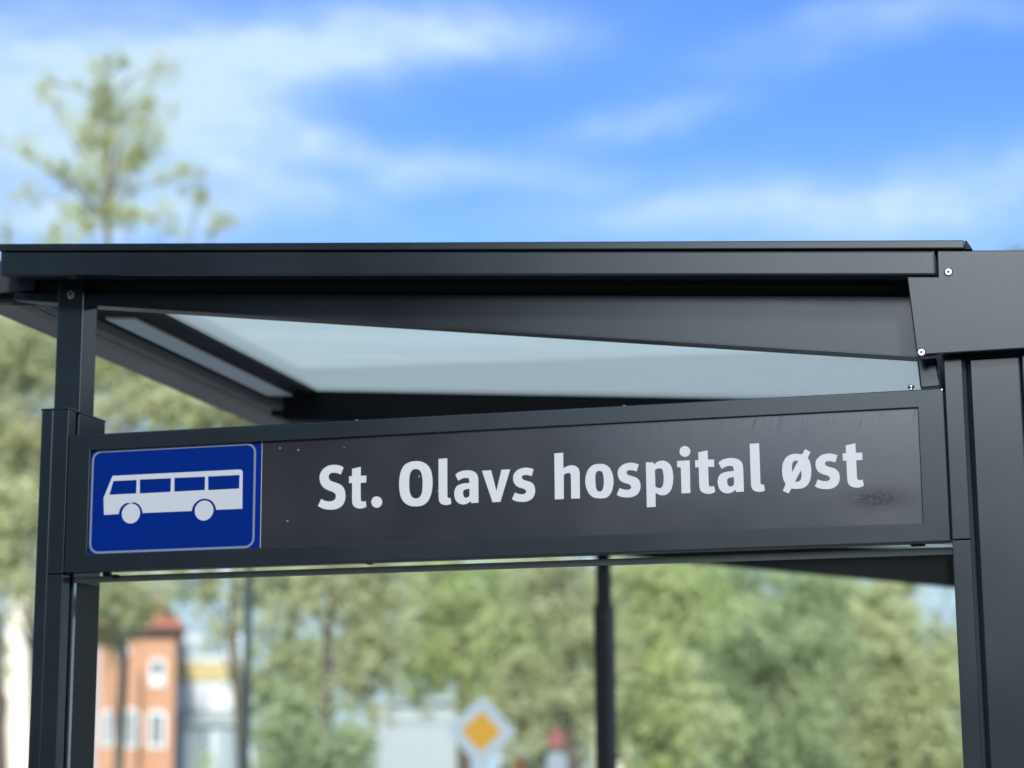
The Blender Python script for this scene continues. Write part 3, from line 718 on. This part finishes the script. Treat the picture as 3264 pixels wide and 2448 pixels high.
def tree(name, label, y, path, r, blobs, leafm, barkm='brown', size=.10, seed=1, group='trees behind the shelter', cat='tree'):
    """path: picture-side points the trunk passes, bottom first; blobs: foliage masses"""
    pts = [at(u, v, y) for u, v in path]
    base = Vector((pts[0].x, y, 0)); pts = [base] + pts
    th = thing(name, label, cat, base, group)
    tb = MB(); limb(tb, pts, r, r * .45)
    rs = random.Random(seed)
    for bl in blobs:
        c = at(bl[0], bl[1], y + (bl[5] if len(bl) > 5 else 0))
        below = [p for p in pts if p.z < c.z - .4] or [pts[0]]
        s_ = min(below[-3:], key=lambda p: (p - c).length)
        mid = s_.lerp(c, .5) + Vector((rs.uniform(-.2, .2), rs.uniform(-.2, .2), .12))
        limb(tb, [s_, mid, c], r * .24, r * .07, 6)
        kk = px(bl[0], bl[1], y)
        for j in range(4):
            e = c + Vector((rs.uniform(-1, 1) * bl[2] * kk, rs.uniform(-.5, .5), rs.uniform(-.3, 1) * bl[3] * kk)) * .8
            limb(tb, [mid.lerp(c, rs.uniform(.3, 1)), e], r * .06, r * .02, 4)
    tb.build('trunk', BK[barkm], th)
    V, Fc, T = leaves(blobs, y, size, seed)
    me = bpy.data.meshes.new('crown'); me.from_pydata([v - base for v in V], [], Fc)
    a_ = me.attributes.new('tint', 'FLOAT', 'FACE'); a_.data.foreach_set('value', T)
    me.materials.append(LM[leafm]); link('crown', me, th)
    return th

tree('birch_tree', 'tallest airy birch rising above the left end of the shelter roof', 31, [(378, 2440), (395, 2100), (375, 1500), (340, 700), (350, 330)], .11,
     [(345, 190, 60, 40, 150), (335, 290, 50, 60, 230), (300, 380, 90, 70, 480), (400, 330, 70, 60, 260), (150, 260, 28, 35, 70), (160, 320, 40, 40, 60), (520, 215, 28, 34, 60),
      (500, 300, 50, 60, 160), (460, 420, 70, 70, 380), (340, 450, 100, 60, 500), (80, 490, 50, 40, 110), (205, 560, 50, 40, 260), (430, 500, 60, 50, 240), (100, 620, 40, 40, 100),
      (350, 600, 90, 60, 420), (280, 690, 90, 50, 330), (400, 700, 70, 50, 330), (560, 570, 45, 50, 160), (640, 620, 35, 50, 140), (690, 710, 50, 45, 140), (530, 690, 40, 50, 120), (15, 740, 30, 40, 90),
      (180, 760, 80, 50, 220), (385, 1930, 90, 60, 1500), (350, 2040, 60, 50, 500), (60, 1120, 190, 150, 3200), (330, 1150, 170, 140, 2600), (60, 1430, 170, 170, 3400), (520, 1240, 150, 100, 1800), (40, 1740, 130, 120, 2200), (380, 1850, 120, 80, 1500)], 'grey', 'grey', .072, 3)
tree('lime_tree', 'full leafy tree behind the left post and the left roof end', 25, [(120, 2448), (110, 2100), (90, 1700), (100, 1300)], .13,
     [(60, 1130, 150, 110, 2600), (40, 1380, 130, 130, 2600), (60, 1620, 110, 120, 2000), (330, 1180, 130, 80, 1500), (500, 1290, 130, 70, 1300), (250, 1400, 120, 120, 900), (10, 1800, 80, 70, 600), (470, 1930, 80, 45, 420), (345, 1900, 70, 60, 500)], 'olive', 'grey', .09, 21)
tree('birch_tree', 'thin trunked birch with drooping crown just left of the thin dark pole', 27, [(778, 2448), (765, 2250), (742, 2050), (750, 1800)], .13,
     [(640, 1880, 110, 90, 420), (850, 1860, 110, 90, 700), (560, 1800, 120, 50, 260), (700, 2020, 80, 70, 160), (870, 2020, 70, 90, 330), (780, 1300, 200, 80, 1800), (640, 1330, 120, 60, 700)], 'olive', 'brown', .10, 5)
tree('birch_tree', 'leafy tree with forked brown trunk right of the thin dark pole', 24, [(1040, 2448), (1038, 2200), (1050, 1950), (1060, 1780)], .12,
     [(960, 1880, 110, 90, 1200), (1130, 1870, 110, 100, 1400), (1200, 2020, 90, 110, 1150), (1130, 2180, 70, 90, 600), (950, 2130, 60, 80, 520), (1230, 1850, 90, 80, 500)], 'olive', 'brown', .09, 6)
tree('conifer_shrub', 'dense green bush low between two trunks beside the pale building', 22, [(950, 2446)], .06,
     [(930, 2390, 70, 80, 1500), (1120, 2400, 60, 70, 700), (930, 2270, 50, 60, 500), (1010, 2440, 90, 50, 600)], 'blue', 'brown', .08, 7, 'low greenery behind the shelter', 'bush')
tree('lime_tree', 'light green tree behind and above the yellow diamond road sign', 30, [(1480, 2448), (1470, 2200), (1480, 1900)], .16,
     [(1420, 1900, 130, 120, 2100), (1620, 1900, 120, 120, 2000), (1380, 2090, 110, 110, 1500), (1580, 2110, 130, 100, 1800), (1530, 2230, 100, 50, 500), (1700, 2060, 80, 120, 1100)], 'lime', 'brown', .10, 8)
tree('oak_tree', 'brownish green tree just left of the far dark shelter post', 26, [(1822, 2448), (1815, 2250), (1825, 2000), (1800, 1800)], .14,
     [(1760, 1880, 110, 110, 1600), (1850, 2020, 110, 120, 1600), (1720, 2200, 90, 100, 1100), (1870, 2230, 80, 100, 700), (1640, 2290, 90, 60, 500)], 'olive', 'brown', .09, 9)
tree('lime_tree', 'bright yellow green tree just right of the far dark shelter post', 28, [(2090, 2448), (2080, 2200), (2100, 1900)], .15,
     [(2040, 1880, 120, 120, 2000), (2210, 1900, 110, 120, 1700), (2060, 2100, 120, 120, 1900), (2150, 2290, 130, 110, 1700), (2010, 2330, 70, 90, 500), (2120, 2430, 110, 50, 500)], 'lime', 'brown', .10, 10)
tree('willow_tree', 'large shadowy blue green tree in the right half behind the glass', 33, [(2420, 2448), (2410, 2150), (2390, 1850)], .22,
     [(2330, 1880, 110, 110, 1700), (2520, 2010, 150, 120, 2500), (2380, 2120, 150, 120, 2500), (2330, 2330, 150, 120, 2100), (2560, 2250, 130, 130, 1900), (2600, 1860, 110, 70, 700), (2500, 2420, 150, 60, 900)], 'blue', 'brown', .11, 11)
tree('willow_tree', 'rounded grey green tree next to the right post with sky beside it', 36, [(2830, 2448), (2820, 2250), (2800, 2050)], .2,
     [(2760, 1950, 120, 90, 1300), (2850, 2080, 140, 110, 2000), (2720, 2200, 130, 140, 2100), (2920, 2230, 140, 110, 2000), (2980, 2390, 150, 110, 1900), (2740, 2400, 140, 100, 1600), (2860, 1890, 60, 60, 260), (3010, 2110, 60, 60, 330)], 'grey', 'grey', .12, 12)
tree('birch_tree', 'tree at the left edge of the view in front of the cream wall', 22, [(2, 2448), (-4, 2150), (-30, 1900)], .13,
     [(-60, 1850, 120, 90, 700), (30, 1650, 110, 90, 700), (-40, 2080, 50, 90, 350), (90, 1870, 50, 40, 130)], 'grey', 'brown', .09, 13)
tree('lime_tree', 'far tree top peeking out above the corner plate at the right edge', 60, [(3400, 2400), (3380, 1400)], .25,
     [(3350, 830, 55, 110, 700), (3470, 1050, 170, 260, 2500), (3450, 1600, 260, 330, 3500), (3480, 2050, 260, 260, 2200)], 'dark', 'brown', .22, 14)
DL = ['far pale tree above the dark green bush by the pale building', 'far grey green tree above the white hall', 'far light green tree straight above the diamond road sign',
      'far olive tree between the diamond sign and the dark post', 'far light green tree directly behind the far dark shelter post', 'far yellow green tree filling the gap left of the shadowy willow',
      'far grey green tree hidden mostly by the shadowy willow', 'far light green tree between the two willows', 'far grey green tree lowest at the right beside the sky gap']
for i_, (u_, v_, ru_, rv2, n_, kd) in enumerate(((930, 2190, 150, 130, 1500, 'lime'), (1230, 2080, 150, 160, 2200, 'grey'), (1490, 2040, 150, 170, 2400, 'lime'), (1740, 2050, 140, 180, 2300, 'olive'), (1960, 2040, 140, 180, 2200, 'lime'),
        (2200, 2000, 150, 200, 2600, 'lime'), (2440, 2080, 150, 210, 2600, 'grey'), (2680, 2090, 150, 190, 2500, 'lime'), (2930, 2200, 130, 160, 2200, 'grey'))):
    tree('distant_tree', DL[i_], 86 if i_ in (1, 2) else 62 + (i_ % 3) * 5, [(u_, 2448), (u_ + 8, v_ + 100)], .22,
         [(u_, v_, ru_, rv2, n_), (u_ - 20, min(2420, v_ + rv2 + 90), ru_ * .9, 110, int(n_ * (.1 if i_ in (1, 2) else .6)))], kd, 'brown', .22, 40 + i_, 'distant trees closing the view')

# ================================================================== buildings behind
def wall_mat(name, col, kind=None, scale=1.0):
    m, t, b = new_mat(name)
    n = noise(t, 1.5, 5, .6)
    c = mixc(t, n.outputs['Fac'], tuple(q * .92 for q in col), tuple(min(1, q * 1.06) for q in col))
    if kind == 'brick':
        tcx = nod(t, 'ShaderNodeTexCoord'); sx = nod(t, 'ShaderNodeSeparateXYZ'); cx_ = nod(t, 'ShaderNodeCombineXYZ')
        t.links.new(tcx.outputs['Object'], sx.inputs[0])
        t.links.new(mth(t, 'ADD', sx.outputs[0], sx.outputs[1]), cx_.inputs[0]); t.links.new(sx.outputs[2], cx_.inputs[1])
        br = nod(t, 'ShaderNodeTexBrick'); t.links.new(cx_.outputs[0], br.inputs['Vector'])
        br.inputs['Scale'].default_value = 4; br.inputs['Color1'].default_value = tuple(q * 1.1 for q in col) + (1,)
        br.inputs['Color2'].default_value = tuple(q * .85 for q in col) + (1,); br.inputs['Mortar'].default_value = (.4, .36, .32, 1)
        c = mixc(t, .6, c, br.outputs['Color'])
    t.links.new(c, b.inputs['Base Color']); b.inputs['Roughness'].default_value = .85
    return m
WM = {'brick': wall_mat('orange_brick', (.62, .30, .155), 'brick'), 'cream': wall_mat('cream_render', (.86, .80, .62)), 'white': wall_mat('white_cladding', (.42, .46, .46)),
      'yellow': wall_mat('yellow_panel', (.62, .50, .24)), 'frame': wall_mat('white_window_frame', (.80, .80, .78)), 'tile': wall_mat('red_roof_tiles', (.52, .17, .09)),
      'dark': wall_mat('dark_trim', (.06, .05, .045)), 'grey': wall_mat('grey_blue_panel', (.38, .44, .46)), 'pale': wall_mat('pale_blue_render', (.62, .70, .74))}
m, t, b = new_mat('window_glass'); b.inputs['Base Color'].default_value = (.10, .13, .13, 1); b.inputs['Roughness'].default_value = .08; WM['glass'] = m
m, t, b = new_mat('greyblue_glass'); b.inputs['Base Color'].default_value = (.26, .32, .34, 1); b.inputs['Roughness'].default_value = .12; WM['glass2'] = m

FR = [None]
def fac(u0, u1, v0, v1, y):
    """facade rectangle in the frame of the current building, y metres behind its front"""
    O_, ax_, ay_ = FR[0]
    def hit(u, v):
        d = ray(u, v); t_ = ((O_ - CAM).dot(ay_) + y) / d.dot(ay_)
        p_ = CAM + d * t_
        return (p_ - O_).dot(ax_), p_.z
    return hit(u0, (v0 + v1) / 2)[0], hit(u1, (v0 + v1) / 2)[0], hit((u0 + u1) / 2, v1)[1], hit((u0 + u1) / 2, v0)[1]
def arch(x0, x1, z0, z1, h, n=8):
    pts = [(x0, z0), (x1, z0)]
    for i in range(n + 1):
        a = PI * i / n; pts.append(((x0 + x1) / 2 + (x1 - x0) / 2 * math.cos(a), z1 - h + h * math.sin(a)))
    return pts
def window(parent, u0, u1, v0, v1, y, arched=True, glass='glass', bar=True, bot=0.0):
    X0_, X1_, Z0_, Z1_ = fac(u0, u1, v0, v1, y)
    w = X1_ - X0_; h = w * .28 if arched else .001
    o = MB().prism(arch(X0_, X1_, Z0_, Z1_, h), y - .10, y - .001).build('window', WM['frame'], parent)
    f = w * .22
    gz0 = Z0_ + f + bot * (Z1_ - Z0_)
    MB().prism(arch(X0_ + f, X1_ - f, gz0, Z1_ - f, h * .6), y - .13, y - .101).build('pane', WM[glass], o)
    if bar: MB().box((X0_ + X1_) / 2 - .04, (X0_ + X1_) / 2 + .04, y - .16, y - .131, gz0, Z1_ - f).build('glazing_bar', WM['frame'], o)
    return o
def bld(name, label, u, y, cat='building'):
    p = at(u, 2448, y); p.z = 0
    ay_ = Vector((p.x - CAM.x, p.y - CAM.y, 0)).normalized(); ax_ = Vector((ay_.y, -ay_.x, 0))
    FR[0] = (p, ax_, ay_)
    o = thing(name, label, cat, p); o.rotation_euler = (0, 0, math.atan2(ax_.y, ax_.x)); ORG[o.name] = Vector((0, 0, 0))
    return o

# orange brick house with red tiled roof
b1 = bld('brick_house', 'orange brick house with red tiled roof and white arched windows at left', 430, 88)
YB1 = 0
x0_, x1_, _, ze = fac(312, 556, 2018, 2448, YB1); zt = fac(450, 470, 1925, 2000, YB1 + 6)[3]
MB().box(x0_, x1_, YB1, YB1 + 12, 0, ze).build('wall', WM['brick'], b1)
xr_ = fac(425, 430, 1925, 2000, YB1 + 6)[0]
rf = bmesh.new()
vs = [rf.verts.new(p) for p in ((x0_ - .4, YB1 - .5, ze + .25), (x1_ + .5, YB1 - .5, ze + .25), (x1_ + .5, YB1 + 12.5, ze + .25), (x0_ - .4, YB1 + 12.5, ze + .25), (x0_ + .5, YB1 + 6, zt + .6), (xr_ + 1.2, YB1 + 6, zt + .6))]
for f in ((0, 1, 5, 4), (1, 2, 5), (2, 3, 4, 5), (3, 0, 4), (3, 2, 1, 0)): rf.faces.new([vs[i] for i in f])
q = MB(); q.add(rf); rfo = q.build('roof', WM['tile'], b1)
MB().box(x0_ - .42, x1_ + .55, YB1 - .55, YB1 - .05, ze - .02, ze + .24, .03).build('eave_board', WM['dark'], rfo)
gx0, gx1, gz0, gz1 = fac(328, 446, 2014, 2120, YB1 - 1.2)
MB().prism([(gx0, 0), (gx1, 0), (gx1, gz0), ((gx0 + gx1) / 2, gz1 + .1), (gx0, gz0)], YB1 - 1.2, YB1 + 3).build('gable_bay', WM['brick'], b1)
rr = fac(393, 400, 2066, 2073, YB1 - 1.3); MB().prism(circle(rr[0], rr[2], .36, 20), YB1 - 1.32, YB1 - 1.201).build('round_window', WM['frame'], b1)
window(b1, 474, 527, 2098, 2190, YB1, True, 'glass', False, .32)
window(b1, 468, 530, 2262, 2386, YB1)
window(b1, 395, 440, 2258, 2384, YB1 - 1.2); window(b1, 322, 362, 2262, 2382, YB1 - 1.2)
window(b1, 395, 440, 2500, 2620, YB1 - 1.2); window(b1, 468, 530, 2500, 2620, YB1)

# pale building with yellow band
b2 = bld('pale_building', 'pale building with yellow band and white arches beside the brick house', 700, 96)
YB2 = 0
def slab(u0, u1, v0, v1, y, th, name, mat, parent, bev=0):
    a0, a1, c0, c1 = fac(u0, u1, v0, v1, y)
    return MB().box(a0, a1, y - th, y, c0, c1, bev).build(name, WM[mat], parent)
x0_, x1_, _, zz = fac(556, 905, 2020, 2448, YB2)
xm = fac(780, 790, 2100, 2300, YB2)[0]
MB().box(x0_, xm, YB2, YB2 + 10, 0, zz).build('wall', WM['pale'], b2)
zl = fac(840, 860, 2180, 2200, YB2)[3]
MB().box(xm, x1_, YB2 + .3, YB2 + 9, 0, zl).build('side_wing', WM['pale'], b2)
slab(800, 915, 2164, 2182, YB2 + .25, .6, 'wing_roof_edge', 'dark', b2)
slab(556, 770, 2108, 2172, YB2 - .01, .12, 'yellow_band', 'yellow', b2)
for (u0, u1) in ((560, 652), (662, 756)):
    a0, a1, c0, c1 = fac(u0, u1, 2176, 2264, YB2 - .01)
    MB().prism(arch(a0, a1, c0, c1, (a1 - a0) * .25), YB2 - .25, YB2 - .01).build('arch_panel', WM['frame'], b2)
slab(650, 664, 2190, 2262, YB2 - .26, .08, 'divider', 'grey', b2)
slab(556, 900, 2268, 2312, YB2 - .01, .35, 'white_band', 'white', b2)
for i, (u0, u1) in enumerate(((563, 604), (610, 668), (694, 728), (733, 768), (808, 840), (846, 886))):
    slab(u0, u1, 2318, 2600, YB2 - .02, .10, 'tall_window', 'glass2' if i % 2 else 'grey', b2)
for (u0, u1) in ((575, 625), (645, 700)):
    slab(u0, u1, 2045, 2085, YB2 - .02, .08, 'window', 'grey', b2)
slab(815, 860, 2205, 2262, YB2 + .28, .08, 'window', 'glass', b2)

# white hall behind the diamond sign
b3 = bld('white_hall', 'low white clad hall behind the left side of the diamond road sign', 1330, 72)
YB3 = 0
x0_, x1_, _, zz = fac(1206, 1455, 2236, 2448, YB3)
MB().box(x0_, x1_, YB3, YB3 + 9, 0, zz).build('wall', WM['white'], b3)
slab(1200, 1460, 2228, 2244, YB3 - .01, .25, 'roof_edge', 'grey', b3)
slab(1206, 1455, 2297, 2303, YB3 - .01, .06, 'trim_line', 'grey', b3)
for u in range(1225, 1455, 26):
    slab(u, u + 3, 2306, 2560, YB3 - .01, .05, 'cladding_rib', 'grey', b3)

b4 = bld('cream_house', 'cream rendered building at the left edge behind the shelter post', 70, 52)
x0_, x1_, _, zz = fac(14, 215, 1880, 2448, 0)
MB().box(x0_, x1_, 0, 8, 0, zz).build('wall', WM['cream'], b4)
slab(8, 220, 1868, 1884, -.01, .4, 'roof_edge', 'frame', b4)
b5 = bld('beige_house', 'beige wall of a small house just right of the far dark post', 1985, 64)
x0_, x1_, _, zz = fac(1885, 2012, 2275, 2448, 0)
MB().box(x0_, x1_, 0, 6, 0, zz).build('wall', WM['cream'], b5)
slab(1880, 2018, 2262, 2278, -.01, .4, 'roof_edge', 'dark', b5)

# dark brick block behind the photographer, seen only as a reflection in the paint and the glass
b6 = thing('office_block', 'dark grey office block standing across the yard behind the photographer', 'building', (-17, -30, 0))
b6.rotation_euler = (0, 0, R(-24)); ORG[b6.name] = Vector((0, 0, 0))
WM['umber'] = wall_mat('dark_grey_brick', (.045, .052, .058), 'brick')
MB().box(-14, 11, -12, 0, 0, 17).build('wall', WM['umber'], b6)
MB().box(-14.3, 11.3, -12.3, .3, 17, 17.6, .05).build('roof_edge', WM['dark'], b6)
for i in range(8):
    for j in range(4):
        MB().box(-13 + i * 3, -11.4 + i * 3, .001, .06, 2 + j * 3.1, 3.7 + j * 3.1).build('window', WM['glass'], b6)
b7 = thing('terrace_row', 'low dark row of terraced houses far across the yard behind the photographer', 'building', (8, -52, 0))
ORG[b7.name] = Vector((0, 0, 0))
MB().box(-26, 40, -10, 0, 0, 7.6).build('wall', WM['umber'], b7)
q = MB(); q.prism([(-10.4, 7.5), (.4, 7.5), (-5, 10.4)], -26.3, 40.3, 0, 'x'); q.build('roof', WM['dark'], b7)
for i in range(12):
    for j in range(2):
        MB().box(-24 + i * 5.2, -22.6 + i * 5.2, .001, .06, 1.2 + j * 3.1, 2.7 + j * 3.1).build('window', WM['glass'], b7)
# ================================================================== street furniture behind
def pole_thing(name, label, cat, u, v_top, y, r, mat, group=None):
    p = at(u, v_top, y)
    th = thing(name, label, cat, (p.x, y, 0), group)
    MB().tube((p.x, y, 0), (p.x, y, p.z), r * 1.15, r, 14).tube((p.x, y, 0), (p.x, y, .25), r * 1.9, r * 1.7, 14).build('pole', mat, th, False)
    return th, p
gp = paint('dark_green_pole_paint', (.018, .035, .035), .4, .5, False)
lp, p = pole_thing('lamp_post', 'thin dark green pole standing among the trees left of centre', 'lamp post', 797, 1640, 17, .044, gp)
MB().sphere((p.x, 17, p.z + .12), .17, (1, 1, .8)).build('lamp_globe', M['led'], lp, True)

def road_face(name, mat): return wall_mat(name, mat)
SY = wall_mat('yellow_sign_film', (.42, .22, .01)); SW = wall_mat('white_sign_film', (.30, .35, .38)); SGm = flat('galvanised_steel', (.35, .36, .36), .5, .2, 10)
y_s = 22.0
c = at(1534, 2331, y_s); k = px(1534, 2331, y_s); hd = 116 * k
rs_ = thing('priority_road_sign', 'diamond shaped priority road sign, white with yellow centre', 'road sign', (c.x, y_s, 0))
def dia(h, r): 
    pts = []
    for i in range(4):
        a = R(90 * i); cx_, cz_ = (h - r * 1.414) * math.cos(a), (h - r * 1.414) * math.sin(a)
        for j in range(4):
            b_ = a + R(-45 + 22.5 * j); pts.append((cx_ + r * math.cos(b_), cz_ + r * math.sin(b_)))
    return pts
def tilt(o): 
    o.data.transform(Matrix.Translation((0, 0, c.z)) @ Matrix.Rotation(R(2.5), 4, 'Y') @ Matrix.Rotation(R(6), 4, 'Z') @ Matrix.Translation((0, 0, -c.z)))
def dp(h, r, y0, y1, name, mat, parent):
    o = MB().prism([(c.x + a, c.z + b_) for a, b_ in dia(h, r)], y_s + y0, y_s + y1).build(name, mat, parent); tilt(o); return o
fc = dp(hd, .06, -.004, .02, 'sign_plate', SW, rs_)
dp(hd * .57, .02, -.008, -.0045, 'yellow_diamond', SY, fc)
MB().tube((c.x, y_s + .07, 0), (c.x, y_s + .07, c.z + .2), .03, .03, 12).build('pole', SGm, rs_)

c2 = at(1773, 2356, 24); 
rsn = thing('round_traffic_sign', 'narrow red topped white traffic sign seen almost edge on', 'road sign', (c2.x, 24, 0))
RD = wall_mat('red_sign_film', (.36, .13, .11)); OR = wall_mat('orange_film', (.75, .28, .08))
def turned(parts, pos, deg):
    """parts: (outline, y0, y1) around the origin, turned about the vertical and moved to pos"""
    q = MB()
    for poly, y0, y1 in parts: q.prism(poly, y0, y1, .002)
    bmesh.ops.transform(q.bm, matrix=Matrix.Translation(pos) @ Matrix.Rotation(R(deg), 4, 'Z'), verts=q.bm.verts)
    return q
turned([(circle(0, 0, .14, 28), -.012, .012)], c2, 56).build('red_disc', RD, rsn)
turned([(rrect(-.15, .15, -.62, -.19, .03, 4), -.010, .010)], c2, 40).build('white_plate', SW, rsn)
MB().tube((c2.x, 24.04, 0), (c2.x, 24.04, c2.z + .15), .022, .022, 10).build('pole', SGm, rsn)
c3 = at(1656, 2436, 30)
omk = thing('orange_marker', 'round orange marker on a short pole right of the diamond sign', 'marker', (c3.x, 30, 0))
turned([(circle(0, 0, .11, 24), -.02, .02)], c3, 10).build('orange_disc', OR, omk)
MB().tube((c3.x, 30.05, 0), (c3.x, 30.05, c3.z), .025, .02, 10).build('pole', SGm, omk)

# white van, its roof just showing beneath the trees
yv = 66; cv = at(1665, 2400, yv)
vn = thing('delivery_van', 'white delivery van partly hidden behind the diamond road sign', 'van', (cv.x, yv, 0))
hw = 1.0; zt = cv.z
sec = [(-hw, .45), (hw, .45), (hw, 1.5), (hw * .9, zt - .15), (hw * .78, zt), (-hw * .78, zt), (-hw * .9, zt - .15), (-hw, 1.5)]
MB().prism([(cv.x + a, z_) for a, z_ in sec], yv, yv + 5, .05).build('body', WM['frame'], vn)
for s_ in (-1, 1):
    MB().box(cv.x + s_ * .44 - .36, cv.x + s_ * .44 + .36, yv - .02, yv - .001, 1.45, zt - .35, .004).build('rear_window', WM['glass'], vn)
    MB().box(cv.x + s_ * .92 - .05, cv.x + s_ * .92 + .05, yv - .03, yv - .001, .9, 1.35, .004).build('tail_light', RD, vn)
for sx_ in (-1, 1):
    for yy in (yv + .9, yv + 4.1):
        MB().tube((cv.x + sx_ * .98, yy, .34), (cv.x + sx_ * .74, yy, .34), .34, .34, 20).build('wheel', M['black'], vn)
